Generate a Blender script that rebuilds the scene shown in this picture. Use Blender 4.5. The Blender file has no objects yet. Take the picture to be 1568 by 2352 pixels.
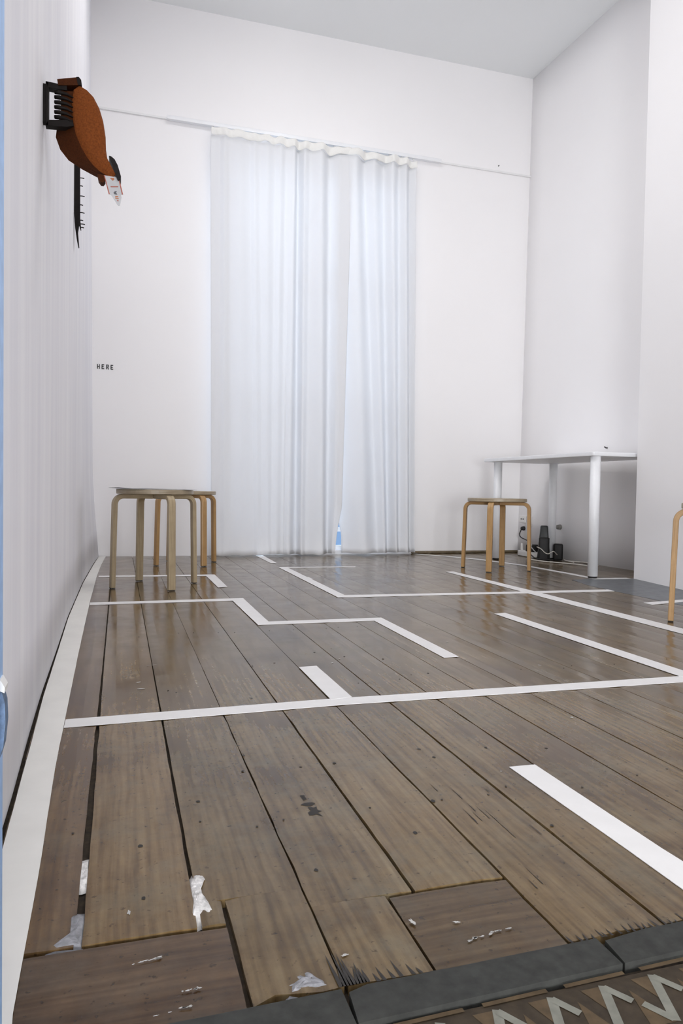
import bpy, bmesh, math, random
from mathutils import Vector, Matrix, noise

random.seed(7)
S = bpy.context.scene
COL = S.collection

# ------------------------------------------------------------------ camera
HC = 0.48
yaw, pitch, roll = math.radians(16.97), math.radians(1.782), math.radians(0.97)
fw = Vector((math.sin(yaw), math.cos(yaw), 0)); rt = Vector((math.cos(yaw), -math.sin(yaw), 0)); up = Vector((0, 0, 1))
fw2 = fw*math.cos(pitch) - up*math.sin(pitch); up2 = up*math.cos(pitch) + fw*math.sin(pitch)
rt3 = rt*math.cos(roll) + up2*math.sin(roll); up3 = up2*math.cos(roll) - rt*math.sin(roll)
cam = bpy.data.cameras.new('camera'); cam.sensor_fit = 'VERTICAL'; cam.sensor_height = 36.0
cam.lens = 1671.0/2352*36.0; cam.clip_start = 0.02
camo = bpy.data.objects.new('camera', cam); COL.objects.link(camo)
m = Matrix((rt3, up3, -fw2)).transposed().to_4x4(); m.translation = (0, 0, HC)
camo.matrix_world = m
S.camera = camo

# ------------------------------------------------------------------ world, lights, exposure
S.view_settings.view_transform = 'Standard'; S.view_settings.look = 'None'
S.view_settings.gamma = 1.0; S.view_settings.use_curve_mapping = False
S.view_settings.exposure = 0.10
W = bpy.data.worlds.new('sky'); S.world = W; W.use_nodes = True
bg = W.node_tree.nodes['Background']; bg.inputs[0].default_value = (0.30, 0.50, 0.86, 1); bg.inputs[1].default_value = 0.8

def area(name, loc, size, power, color, target):
    l = bpy.data.lights.new(name, 'AREA'); l.shape = 'RECTANGLE'; l.size, l.size_y = size; l.energy = power; l.color = color
    o = bpy.data.objects.new(name, l); COL.objects.link(o); o.location = loc
    o.rotation_euler = (Vector(target)-Vector(loc)).to_track_quat('-Z', 'Y').to_euler()
    return o
area('ceiling_key_fill_light', (0.38, 3.1, 3.66), (0.25, 2.2), 27, (1.0, 0.98, 0.97), (0.60, 3.1, 0))
area('ceiling_key_fill_light', (1.3, 3.0, 3.66), (0.25, 2.2), 10, (1.0, 0.98, 0.97), (1.3, 3.0, 0))  # second strip is an added, unseen fill lamp that evens out the walls
area('daylight_outside_window', (1.4, 5.85, 1.8), (1.5, 2.9), 54, (0.84, 0.93, 1.0), (1.4, 3.0, 1.0))
area('hall_fill_light', (-0.35, -3.1, 0.62), (1.3, 0.95), 160, (0.97, 0.98, 1.0), (2.0, 3.0, 0.9))  # added fill lamp, no window seen; set low to brighten the chimney breast
try:
    S.cycles.max_bounces = 14; S.cycles.diffuse_bounces = 10; S.cycles.glossy_bounces = 6
    S.cycles.use_denoising = True; S.cycles.sample_clamp_indirect = 6
except Exception: pass

# ------------------------------------------------------------------ materials
def mat(name):
    M = bpy.data.materials.new(name); M.use_nodes = True
    nt = M.node_tree; return M, nt, nt.nodes['Principled BSDF']
def N(nt, t, **kw):
    n = nt.nodes.new(t)
    for k, v in kw.items(): setattr(n, k, v)
    return n
def mapped(nt, coord, scale):
    tc = N(nt, 'ShaderNodeTexCoord'); mp = N(nt, 'ShaderNodeMapping'); mp.inputs['Scale'].default_value = scale
    nt.links.new(tc.outputs[coord], mp.inputs['Vector']); return mp.outputs['Vector']
def noise_tex(nt, vec, scale, detail=4, rough=.55):
    n = N(nt, 'ShaderNodeTexNoise'); n.inputs['Scale'].default_value = scale; n.inputs['Detail'].default_value = detail
    n.inputs['Roughness'].default_value = rough; nt.links.new(vec, n.inputs['Vector']); return n.outputs['Fac']
def ramp(nt, fac, stops):
    r = N(nt, 'ShaderNodeValToRGB'); e = r.color_ramp.elements
    while len(e) < len(stops): e.new(0.5)
    for i, (p, c) in enumerate(stops): e[i].position = p; e[i].color = (*c, 1) if len(c) == 3 else c
    nt.links.new(fac, r.inputs['Fac']); return r.outputs['Color']
def mixc(nt, a, b, fac, mode='MIX'):
    n = N(nt, 'ShaderNodeMix', data_type='RGBA', blend_type=mode)
    for s, v in ((n.inputs[0], fac), (n.inputs[6], a), (n.inputs[7], b)):
        if hasattr(v, 'is_linked') or hasattr(v, 'links'): nt.links.new(v, s)
        else: s.default_value = v if not isinstance(v, tuple) else ((*v, 1) if len(v) == 3 else v)
    return n.outputs[2]
def bump(nt, bsdf, h, strength, dist=.002):
    b = N(nt, 'ShaderNodeBump'); b.inputs['Strength'].default_value = strength; b.inputs['Distance'].default_value = dist
    nt.links.new(h, b.inputs['Height']); nt.links.new(b.outputs['Normal'], bsdf.inputs['Normal'])
def simple(name, col, rough=.5, metal=0, nscale=40, var=.08, bmp=0, coord='Object', spec=.5):
    M, nt, b = mat(name)
    v = mapped(nt, coord, (1, 1, 1)); n = noise_tex(nt, v, nscale, 5)
    c = ramp(nt, n, [(.3, tuple(x*(1-var) for x in col)), (.7, tuple(min(1, x*(1+var)) for x in col))])
    nt.links.new(c, b.inputs['Base Color']); b.inputs['Roughness'].default_value = rough; b.inputs['Metallic'].default_value = metal; b.inputs['Specular IOR Level'].default_value = spec
    if bmp: bump(nt, b, n, bmp)
    return M

def wall_paint(name, col, streak=False):
    M, nt, b = mat(name)
    v = mapped(nt, 'Object', (1, 1, 1))
    n1 = noise_tex(nt, v, 1.3, 3); n2 = noise_tex(nt, v, 160, 3)
    c = ramp(nt, n1, [(.3, tuple(x*.985 for x in col)), (.7, col)])
    h = n2
    if streak:
        sv = mapped(nt, 'Object', (1, 4.5, .22)); n3 = noise_tex(nt, sv, 2.6, 6)
        c = mixc(nt, c, ramp(nt, n3, [(.35, (.90, .90, .925)), (.65, (1, 1, 1))]), .9, 'MULTIPLY')
    nt.links.new(c, b.inputs['Base Color']); b.inputs['Roughness'].default_value = .75
    b.inputs['Specular IOR Level'].default_value = .25
    bump(nt, b, h, .12, .001)
    return M
WALL = wall_paint('white wall paint', (.91, .90, .905))
WALLS = wall_paint('white wall paint streaked', (.89, .888, .918), True)
CEIL = wall_paint('ceiling paint', (.84, .86, .865))
TRIM = simple('white gloss trim', (.82, .82, .82), .45, var=.02)

def wood_floor():
    M, nt, b = mat('worn varnished floorboards')
    uv = N(nt, 'ShaderNodeUVMap'); uv.uv_map = 'UVMap'
    at = N(nt, 'ShaderNodeAttribute'); at.attribute_name = 'tone'
    mp = N(nt, 'ShaderNodeMapping'); mp.inputs['Scale'].default_value = (2.2, 34, 1); nt.links.new(uv.outputs[0], mp.inputs[0])
    grain = noise_tex(nt, mp.outputs[0], 1.6, 7, .62)
    mp2 = N(nt, 'ShaderNodeMapping'); mp2.inputs['Scale'].default_value = (1.5, 9, 1); nt.links.new(uv.outputs[0], mp2.inputs[0])
    wv = N(nt, 'ShaderNodeTexWave'); wv.wave_type = 'BANDS'; wv.bands_direction = 'Y'
    wv.inputs['Scale'].default_value = 2.6; wv.inputs['Distortion'].default_value = 9; wv.inputs['Detail'].default_value = 3; wv.inputs['Detail Scale'].default_value = .8
    nt.links.new(mp2.outputs[0], wv.inputs[0])
    ob = mapped(nt, 'Object', (1, 1, 1))
    blot = noise_tex(nt, ob, 3.2, 6, .6); fine = noise_tex(nt, ob, 55, 5, .7); wear = noise_tex(nt, ob, 9, 6, .65)
    c = ramp(nt, grain, [(.28, (.070, .043, .019)), (.5, (.148, .102, .052)), (.72, (.205, .153, .090))])
    c = mixc(nt, c, ramp(nt, wv.outputs['Fac'], [(0, (.62, .57, .52)), (.6, (1, 1, 1))]), .5, 'MULTIPLY')
    c = mixc(nt, c, ramp(nt, blot, [(.34, (.45, .36, .27)), (.52, (1, 1, 1)), (.70, (1.0, .95, .88))]), .85, 'MULTIPLY')
    c = mixc(nt, c, (.140, .124, .092), ramp(nt, wear, [(.48, (0, 0, 0)), (.70, (.6, .6, .6))]))
    c = mixc(nt, c, ramp(nt, fine, [(.35, (.78, .76, .74)), (.6, (1.06, 1.05, 1.04))]), .6, 'MULTIPLY')
    speck = noise_tex(nt, ob, 95, 3, .6)
    c = mixc(nt, c, ramp(nt, speck, [(.30, (.35, .30, .26)), (.37, (1, 1, 1))]), .8, 'MULTIPLY')
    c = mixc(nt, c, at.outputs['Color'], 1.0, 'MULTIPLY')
    nt.links.new(c, b.inputs['Base Color'])
    r = ramp(nt, wear, [(.3, (.13, .13, .13)), (.7, (.25, .25, .25))])
    nt.links.new(r, b.inputs['Roughness']); b.inputs['Specular IOR Level'].default_value = .40
    bump(nt, b, grain, .07, .001)
    return M
FLOORW = wood_floor()
DARK = simple('dark dusty gap', (.040, .028, .017), .95, nscale=90, var=.5)
NAIL = simple('dark nail hole', (.025, .022, .020), .8)
PLASTER = simple('crumbly white plaster', (.60, .585, .57), .95, nscale=140, var=.35, bmp=.8)
GREYFILL = simple('grey cement filler', (.23, .23, .245), .9, nscale=120, var=.3, bmp=.5)
STONE = simple('grey threshold stone', (.036, .037, .034), .7, nscale=60, var=.28, bmp=.2, spec=.2)
HEARTH = simple('grey slate hearth', (.100, .110, .120), .34, nscale=22, var=.35, bmp=.15)
TILE_D = simple('dark brown tile', (.040, .029, .018), .6, nscale=70, var=.3, spec=.2)
TILE_T = simple('tan tile', (.085, .058, .031), .6, nscale=70, var=.25, spec=.2)
TILE_L = simple('pale grey tile', (.19, .19, .16), .6, nscale=70, var=.15, spec=.2)
TAPE = simple('white tape', (.745, .735, .73), .55, nscale=25, var=.025)
TAPEY = simple('yellowed white tape', (.76, .75, .715), .55, nscale=12, var=.04)

def birch(name, a, bcol):
    M, nt, b = mat(name)
    uv = N(nt, 'ShaderNodeUVMap'); uv.uv_map = 'UVMap'
    mp = N(nt, 'ShaderNodeMapping'); mp.inputs['Scale'].default_value = (5, 160, 1); nt.links.new(uv.outputs[0], mp.inputs[0])
    g = noise_tex(nt, mp.outputs[0], 1.3, 5, .6)
    c = ramp(nt, g, [(.3, bcol), (.62, a)])
    ob = mapped(nt, 'Object', (1, 1, 1)); n = noise_tex(nt, ob, 30, 4)
    c = mixc(nt, c, ramp(nt, n, [(.35, (.82, .80, .78)), (.6, (1, 1, 1))]), .5, 'MULTIPLY')
    nt.links.new(c, b.inputs['Base Color']); b.inputs['Roughness'].default_value = .38
    return M
BIRCH = birch('birch', (.45, .275, .115), (.31, .175, .062))
BIRCHG = birch('greyed birch', (.42, .335, .21), (.29, .22, .13))
SEATE = birch('seat edge', (.42, .35, .25), (.24, .19, .125))
FOOT = simple('dark foot pad', (.03, .025, .02), .9)

def curtain_mat():
    M, nt, b = mat('white curtain cloth')
    v = mapped(nt, 'Object', (1, 1, 1)); n = noise_tex(nt, v, 420, 2)
    b.inputs['Base Color'].default_value = (.87, .875, .89, 1); b.inputs['Roughness'].default_value = .9
    b.inputs['Specular IOR Level'].default_value = .1
    bump(nt, b, n, .15, .0006)
    t = N(nt, 'ShaderNodeBsdfTranslucent'); t.inputs[0].default_value = (.84, .87, .91, 1)
    mx = N(nt, 'ShaderNodeMixShader'); mx.inputs[0].default_value = .20
    out = nt.nodes['Material Output']
    nt.links.new(b.outputs[0], mx.inputs[1]); nt.links.new(t.outputs[0], mx.inputs[2]); nt.links.new(mx.outputs[0], out.inputs[0])
    return M
CLOTH = curtain_mat()
HEAD = simple('cream heading tape', (.84, .835, .81), .9, nscale=200, var=.03)
WHITEM = simple('white lacquer', (.84, .85, .87), .35, var=.015)
BLACKP = simple('black plastic', (.006, .005, .005), .6, var=.2)
GREYP = simple('dark grey plastic', (.018, .020, .020), .45, var=.2)
WHITEP = simple('white plastic', (.76, .75, .73), .45, var=.03)
CABLE = simple('cream cable', (.62, .59, .54), .5, var=.05)
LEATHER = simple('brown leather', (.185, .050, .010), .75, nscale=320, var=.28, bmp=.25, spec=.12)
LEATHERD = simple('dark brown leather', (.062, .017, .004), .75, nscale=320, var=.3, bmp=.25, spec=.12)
BLACKM = simple('black iron', (.010, .007, .006), .6, var=.25, spec=.2)
TAGM = simple('silver grey tag', (.50, .50, .51), .4, var=.06)
RED = simple('red print', (.40, .10, .06), .5)
PRINT = simple('dark print', (.10, .10, .11), .5)
ORANGE = simple('orange print', (.45, .16, .06), .5)
INK = simple('black vinyl', (.012, .013, .014), .5)
PAPER = simple('dark grey paper sheet', (.085, .085, .085), .8, var=.05)
BLUE = simple('pale blue painted door frame', (.36, .56, .88), .5, nscale=60, var=.12)
NAVY = simple('dark blue latch', (.10, .16, .26), .5, nscale=150, var=.5)
GLASS, _nt, _b = mat('window glass')
_b.inputs['Base Color'].default_value = (1, 1, 1, 1); _b.inputs['Roughness'].default_value = .02
_b.inputs['Transmission Weight'].default_value = 1.0; _b.inputs['IOR'].default_value = 1.02

# ------------------------------------------------------------------ mesh helpers
class MB:
    """collects geometry for ONE mesh object"""
    def __init__(s): s.v = []; s.f = []; s.mi = []; s.uv = []; s.tone = []; s.sm = []
    def add(s, vs, fs, mi=0, uvs=None, tone=(1, 1, 1), smooth=False):
        o = len(s.v); s.v += [tuple(x) for x in vs]
        for k, f in enumerate(fs):
            s.f.append(tuple(o+i for i in f)); s.mi.append(mi); s.tone.append(tone); s.sm.append(smooth)
            s.uv.append([uvs[i] for i in f] if uvs else [(vs[i][0]+vs[i][2]*.37, vs[i][1]+vs[i][2]) for i in f])
    def box(s, x0, x1, y0, y1, z0, z1, mi=0, bev=0.0):
        if bev <= 0:
            vs = [(x, y, z) for z in (z0, z1) for y in (y0, y1) for x in (x0, x1)]
            s.add(vs, [(0, 2, 3, 1), (4, 5, 7, 6), (0, 1, 5, 4), (2, 6, 7, 3), (0, 4, 6, 2), (1, 3, 7, 5)], mi)
        else:
            bm = bmesh.new(); bmesh.ops.create_cube(bm, size=1)
            for v in bm.verts: v.co = Vector(((x0+x1)/2+v.co.x*(x1-x0), (y0+y1)/2+v.co.y*(y1-y0), (z0+z1)/2+v.co.z*(z1-z0)))
            bmesh.ops.bevel(bm, geom=bm.edges[:], offset=bev, segments=3, affect='EDGES', profile=.5)
            s.bm(bm, mi, True)
    def bm(s, bm, mi=0, smooth=False):
        bm.verts.index_update()
        s.add([v.co[:] for v in bm.verts], [tuple(v.index for v in f.verts) for f in bm.faces], mi, smooth=smooth); bm.free()
    def prism(s, poly, fn, depth, mi=0):
        """poly: 2D points; fn(u,v,d) -> 3D; depth d0..d1"""
        n = len(poly); d0, d1 = depth
        vs = [fn(u, v, d0) for u, v in poly] + [fn(u, v, d1) for u, v in poly]
        s.add(vs, [tuple(range(n-1, -1, -1)), tuple(range(n, 2*n))] + [(i, (i+1) % n, n+(i+1) % n, n+i) for i in range(n)], mi)
    def tube(s, pts, r, seg=8, mi=0, closed_ends=True):
        pts = [Vector(p) for p in pts]; rings = []; prev = None
        for i, p in enumerate(pts):
            t = (pts[min(i+1, len(pts)-1)]-pts[max(i-1, 0)]).normalized()
            a = prev if prev is not None else (Vector((0, 0, 1)) if abs(t.z) < .9 else Vector((1, 0, 0)))
            a = (a - t*a.dot(t)).normalized(); prev = a; b = t.cross(a)
            rr = r[i] if isinstance(r, (list, tuple)) else r
            rings.append([p + a*rr*math.cos(2*math.pi*k/seg) + b*rr*math.sin(2*math.pi*k/seg) for k in range(seg)])
        vs = [q for R_ in rings for q in R_]; fs = []
        for i in range(len(pts)-1):
            for k in range(seg):
                fs.append((i*seg+k, i*seg+(k+1) % seg, (i+1)*seg+(k+1) % seg, (i+1)*seg+k))
        if closed_ends: fs += [tuple(range(seg-1, -1, -1)), tuple((len(pts)-1)*seg+k for k in range(seg))]
        s.add(vs, fs, mi, smooth=True)
    def grid(s, fn, nu, nv, mi=0, uvf=None, smooth=True, tone=(1, 1, 1)):
        vs = [fn(i/nu, j/nv) for j in range(nv+1) for i in range(nu+1)]
        fs = [(j*(nu+1)+i, j*(nu+1)+i+1, (j+1)*(nu+1)+i+1, (j+1)*(nu+1)+i) for j in range(nv) for i in range(nu)]
        s.add(vs, fs, mi, [uvf(i/nu, j/nv) for j in range(nv+1) for i in range(nu+1)] if uvf else None, tone, smooth)
    def build(s, name, mats, parent=None):
        me = bpy.data.meshes.new(name); me.from_pydata(s.v, [], s.f)
        for M in (mats if isinstance(mats, (list, tuple)) else [mats]): me.materials.append(M)
        me.polygons.foreach_set('material_index', s.mi); me.polygons.foreach_set('use_smooth', s.sm)
        me.uv_layers.new(name='UVMap'); me.color_attributes.new('tone', 'FLOAT_COLOR', 'CORNER')
        me.uv_layers['UVMap'].data.foreach_set('uv', [c for fi in range(len(s.f)) for q in s.uv[fi] for c in q])
        me.attributes['tone'].data.foreach_set('color', [c for fi, f in enumerate(s.f) for q in f for c in (*s.tone[fi], 1.0)])
        bm = bmesh.new(); bm.from_mesh(me); bmesh.ops.recalc_face_normals(bm, faces=bm.faces[:]); bm.to_mesh(me); bm.free()
        o = bpy.data.objects.new(name, me); COL.objects.link(o)
        if parent: o.parent = parent
        return o
def tag(o, label, cat, group=None):
    o['label'] = label; o['category'] = cat
    if group: o['group'] = group
    return o
def struct(o, label=None):
    o['kind'] = 'structure'
    if label: o['label'] = label
    return o
def empty(name, loc=(0, 0, 0), rz=0):
    o = bpy.data.objects.new(name, None); COL.objects.link(o); o.location = loc; o.rotation_euler = (0, 0, rz); o.empty_display_size = .05
    return o
def interp(tab, x):
    if x <= tab[0][0]: return tab[0][1]
    for (a, b), (c, d) in zip(tab, tab[1:]):
        if x <= c: return b + (d-b)*(x-a)/(c-a)
    return tab[-1][1]
def hsh(*a): return noise.noise(Vector((a + (0.0, 0.0, 0.0))[:3]))
def solid(o, t, off=0):
    md = o.modifiers.new('thickness', 'SOLIDIFY'); md.thickness = t; md.offset = off; return o

# ------------------------------------------------------------------ room shell
YB, ZC = 5.15, 3.73
LW = [(.6, -.150), (1.09, -.1515), (1.215, -.154), (1.46, -.161), (1.757, -.167), (2.2, -.170), (2.78, -.176), (3.75, -.170), (4.6, -.150), (5.0, -.136), (5.3, -.128)]
def lwx(y, z): return interp(LW, y) - .036*min(1, z/.5)*max(0, (y-3.6)/1.55) - .010*z*max(0, (y-3.6)/1.55)
def awx(y, z): return 3.05 + (YB-y)*.036 + .0095*z            # alcove wall, slightly out of plumb
mb = MB(); mb.grid(lambda u, v: (lwx(.62+u*4.66, .004+v*3.75), .62+u*4.66, .004+v*3.75), 48, 20)
struct(solid(mb.build('wall_left', WALLS), .12, 1), 'white left wall with faint vertical streaks')
# make sure it thickens outward
for md in bpy.data.objects['wall_left'].modifiers: md.offset = -1
me = bpy.data.objects['wall_left'].data
if me.polygons[0].normal.x < 0: me.flip_normals()

WX0, WX1, WZ0, WZ1 = .70, 2.06, .03, 2.80                       # garden door opening behind the curtain
mb = MB()
for (x0, x1, z0, z1) in ((-.33, WX0, -.05, ZC+.02), (WX1, 3.30, -.05, ZC+.02), (WX0, WX1, WZ1, ZC+.02), (WX0, WX1, -.05, WZ0)):
    mb.box(x0, x1, YB, YB+.14, z0, z1)
struct(mb.build('wall_back', WALL), 'white back wall behind the curtain')
BRX, BRY = 2.80, 3.46                                            # corner of the chimney breast
mb = MB()
mb.grid(lambda u, v: (awx(BRY+u*(YB-BRY+.1), v*3.75), BRY+u*(YB-BRY+.1), v*3.80-.03), 6, 10)
o = solid(mb.build('wall_alcove', WALL), .12, -1); struct(o, 'white alcove wall beside the table')
if o.data.polygons[0].normal.x > 0: o.data.flip_normals()
poly = [(BRX, BRY), (3.28, BRY+.01), (3.28, .6), (2.36, .6), (2.70, 2.80), (2.725, 2.98)]
mb = MB(); mb.prism(poly, lambda x, y, z: (x, y, z), (0.0, ZC+.02)); struct(mb.build('wall_right', WALL), 'white chimney breast on the right')
mb = MB()
mb.box(1.75, 3.3, .52, .615, 0, ZC+.02); mb.box(-.33, 1.75, .52, .615, 2.3, ZC+.02); mb.box(-.33, -.17, .52, .615, 0, 2.3)
struct(mb.build('wall_front', WALL), 'white front wall around the doorway')
mb = MB(); mb.box(-.33, 3.3, .5, YB+.14, ZC, ZC+.1); struct(mb.build('ceiling', CEIL), 'plain pale grey ceiling')
# small hall the camera stands in
mb = MB()
mb.box(-1.25, -.33, .50, .62, 0, 3.1); mb.box(-1.25, -1.13, -3.6, .5, 0, 3.1); mb.box(2.2, 2.32, -3.6, .52, 0, 3.1); mb.box(-1.25, 2.32, -3.72, -3.6, 0, 3.1)
struct(mb.build('wall_hall', WALL), 'white hall walls outside the doorway')
mb = MB(); mb.box(-1.25, 2.32, -3.72, .56, 3.1, 3.2); struct(mb.build('ceiling_hall', CEIL), 'hall ceiling')

# picture rail across the back wall, thin dark shadow gap below it
mb = MB()
mb.box(-.19, 3.08, YB-.014, YB-.0005, 2.962, 2.974)
struct(mb.build('trim_1', TRIM), 'thin white picture rail across the back wall')
mb = MB(); mb.box(2.13, 3.04, YB-.022, YB-.001, 0.0008, .019, 0, .004)
struct(mb.build('baseboard_back', simple('old brown strip', (.16, .125, .075), .6, var=.25)), 'low brown wooden strip along the foot of the back wall')

# door in the back wall, behind the curtain: white frame, glass panes, open to the sky
d = empty('door_1', ((WX0+WX1)/2, YB+.07, WZ0)); struct(d, 'glazed white door behind the curtain')
d.location = (0, 0, 0)
mb = MB()
for (x0, x1, z0, z1) in ((WX0, WX0+.07, WZ0, WZ1), (WX1-.07, WX1, WZ0, WZ1), (WX0+.07, WX1-.07, WZ1-.08, WZ1), (WX0+.07, WX1-.07, WZ0, .06), (1.30, 1.38, .06, WZ1-.08)):
    mb.box(x0, x1, YB+.05, YB+.10, z0, z1)
for z in (.165, 1.05, 1.95):
    mb.box(WX0+.07, 1.30, YB+.055, YB+.095, z, z+.03); mb.box(1.38, WX1-.07, YB+.055, YB+.095, z, z+.03)
mb.build('door_frame', TRIM, d)
for x0, x1 in ((WX0+.07, 1.30), (1.38, WX1-.07)):
    for z0, z1 in ((.06, .165), (.195, 1.05), (1.08, 1.95), (1.98, WZ1-.08)):
        mb = MB(); mb.box(x0, x1, YB+.072, YB+.078, z0, z1); mb.build('pane', GLASS, d)

# pale blue edge of the doorway the camera looks through
d = empty('door_2'); struct(d, 'pale blue painted edge of the doorway at the left')
mb = MB(); mb.box(-.17, -.0853, .56, .612, 0, 2.3, 0, .003); mb.build('door_frame', BLUE, d)
mb = MB()
pr = [(-.0853, .324), (-.0835, .323), (-.0815, .315), (-.0809, .300), (-.0825, .282), (-.0853, .272)]
mb.prism(pr, lambda x, z, y: (x, y, z), (.592, .606)); mb.build('door_latch', NAVY, d)
mb = MB(); mb.prism([(-.0853, .333), (-.0843, .333), (-.0812, .327), (-.0815, .323), (-.0853, .325)], lambda x, z, y: (x, y, z), (.590, .606)); mb.build('latch_cap', WHITEP, d)

# ------------------------------------------------------------------ floor: individual boards with open joints over a dark bed
seams = [-.0385, .087, .2135, .341, .463, .588, .7045, .826, .944, 1.069, 1.190]
gaps = [.0085, .0048, .0024, .0046, .0034, .0050, .0042, .0032, .0030, .0034, .0024]
while seams[-1] < 3.0: seams.append(seams[-1]+random.choice([.119, .122, .124])); gaps.append(random.choice([.002, .0026, .003]))
edges = [(-.149, 0)] + list(zip(seams, gaps)) + [(3.15, 0)]
YF = lambda x: .6525 + .010*(x-.2)                               # edge of the boards at the stone threshold
FB = MB()
def board(x0, x1, y0, y1, across=False, tone=(1, 1, 1), wob=.0006, z=0.0, ragged=0.0, ga=0, gb=0, lf=None):
    n = max(2, int((y1-y0)/.045)); ou, ov = random.uniform(0, 40), random.uniform(0, 9); sd = random.uniform(0, 99)
    vs, uv = [], []
    for j in range(n+1):
        y = y0+(y1-y0)*j/n
        e = wob*(1+ (2.2 if y < 1.6 else 0))
        k_ = .5*min(1, max(0, (y-1.15)/.9))
        a = x0 - ga*k_ + e*hsh(y*14, sd); b = x1 + gb*k_ + e*hsh(y*14, sd+7)
        if lf: a = lf(y) + e*hsh(y*14, sd)
        for k in range(5):
            x = a+(b-a)*k/4; yy = y
            if j == 0 and ragged: yy = y + ragged*abs(hsh(x*60, sd+3)) 
            zz = z + (-.0011 if k in (0, 4) else 0)
            vs.append((x, yy, zz)); uv.append((yy+ou, x+ov) if not across else (x+ou, yy+ov))
    fs = [(j*5+k, j*5+k+1, (j+1)*5+k+1, (j+1)*5+k) for j in range(n) for k in range(4)]
    o = len(vs); rim = [j*5 for j in range(n+1)] + [n*5+k for k in range(1, 5)] + [j*5+4 for j in range(n-1, -1, -1)] + [3, 2, 1]
    for i in rim: vs.append((vs[i][0], vs[i][1], -.012)); uv.append(uv[i])
    L = len(rim)
    fs += [(rim[i], o+i, o+(i+1) % L, rim[(i+1) % L]) for i in range(L)]
    FB.add(vs, fs, 0, uv, tone)
P1 = (-.10, .117, .785)                                          # patch boards laid across at the doorway
P2 = (.307, .463, .791)
for i in range(len(edges)-1):
    (a, ga), (b, gb) = edges[i], edges[i+1]
    x0, x1 = a+ga/2, b-gb/2
    if x0 > 2.9: x1 = min(x1, 3.16)
    t = random.uniform(.84, 1.10); w = random.uniform(-.05, .05)
    tn = (t*(1+w*.5), t*.985, t*(1-w)*.90)
    if i == 0: tn = (.86, .72, .56)
    if i == 1: tn = (1.10, 1.02, .86)
    xm = (x0+x1)/2
    y0 = YF(xm)
    segs = []
    if i in (0, 1): y0 = P1[2]+.004
    if i == 2: # board .087 - .2135 : left part cut for the patch
        board(x0, P1[1]-.001, P1[2]+.004, P1[2]+.05, tone=tn); board(P1[1]+.004, x1, YF(xm), P1[2]+.05, tone=tn, ragged=.012); y0 = P1[2]+.05
    if i in (4,): y0 = P2[2]+.004
    if i == 3:
        board(x0, P2[0]-.003, YF(xm), P2[2]+.004, tone=tn, ragged=.010); y0 = P2[2]+.004
    rg = .012 if y0 == YF(xm) else .002
    if 17 <= i <= 19:
        board(x0, x1, y0, 3.592, tone=tn); t2 = random.uniform(.8, 1.05); board(x0, x1, 3.597, YB-.004, tone=(t2, t2, t2*.97))
    else:
        board(x0, x1, y0, YB-.004, tone=tn, ragged=rg, ga=ga*.55, gb=gb*.55, lf=(lambda y: lwx(y, 0)+.0045) if i == 0 else None)
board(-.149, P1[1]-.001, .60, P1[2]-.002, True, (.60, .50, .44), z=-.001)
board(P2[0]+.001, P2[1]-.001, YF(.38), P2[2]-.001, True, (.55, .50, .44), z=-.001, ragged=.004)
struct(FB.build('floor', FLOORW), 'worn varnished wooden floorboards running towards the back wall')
floor = bpy.data.objects['floor']
mb = MB(); mb.box(-.32, 3.2, .56, YB+.05, -.05, -.010); mb.build('gap_bed', DARK, floor)
# nail holes, knots and scars of the boards (surface marks)
mb = MB()
def blob(cx, cy, rx, ry, z=.0004, n=10, mi=0, jag=.25, rot=0):
    sd = random.uniform(0, 50); vs = [(cx, cy, z)]
    for k in range(n):
        a = 2*math.pi*k/n; r = 1+jag*random.uniform(-1, 1)
        dx, dy = rx*r*math.cos(a), ry*r*math.sin(a)
        vs.append((cx+dx*math.cos(rot)-dy*math.sin(rot), cy+dx*math.sin(rot)+dy*math.cos(rot), z))
    mb.add(vs, [(0, 1+k, 1+(k+1) % n) for k in range(n)], mi)
for (x, y, r) in ((.216, 1.283, .0028), (.203, 1.212, .0026), (.363, 1.208, .003), (.302, 1.205, .0024), (.535, 1.235, .003), (.545, 1.19, .0034), (.467, 1.02, .004), (.40, .93, .0035),
                  (.118, 1.110, .0030), (.030, .99, .0032), (.03, .862, .0028), (.24, .87, .0026), (.60, .90, .003), (.70, .905, .002), (.66, 1.21, .003), (.77, 1.18, .0028),
                  (.29, 1.63, .003), (.345, 1.93, .003), (.41, 1.95, .003), (.49, 1.70, .0025), (.13, 1.72, .002), (.55, 2.05, .003), (.62, 1.98, .003), (.72, 1.93, .003), (.78, 1.75, .003)):
    blob(x, y, r, r*1.25)
for i, (sx, g) in enumerate(edges[1:-1]):
    for yj in (1.03, 1.72, 2.41, 3.1, 3.79, 4.48):
        for dx in (-.02, .022):
            if random.random() < .55: blob(sx+dx+random.uniform(-.006, .006), yj+random.uniform(-.03, .03), .0018, .0024)
blob(.2775, 1.058, .0105, .006, jag=.15); blob(.281, 1.030, .008, .016, jag=.5, n=14); blob(.276, 1.085, .004, .010, jag=.4)
def splinter(x0, y0, L, w, lean=0):
    pts = [(x0-w, y0), (x0+w, y0), (x0+w*.55+lean*.5, y0+L*.5), (x0+lean+w*.1, y0+L), (x0-w*.7+lean*.4, y0+L*.45)]
    mb.add([(x, y, .0004) for x, y in pts], [(0, 1, 2, 3, 4)], 0)
for k in range(9): splinter(.208+.0034*k, .655, random.uniform(.03, .072)*(1-.5*abs(k-3)/6), .0024, random.uniform(-.003, .002))
for x, L in ((.246, .014), (.252, .022), (.262, .016), (.270, .028), (.283, .018), (.291, .010)): splinter(x, YF(x), L, .0022, -.003)
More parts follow.
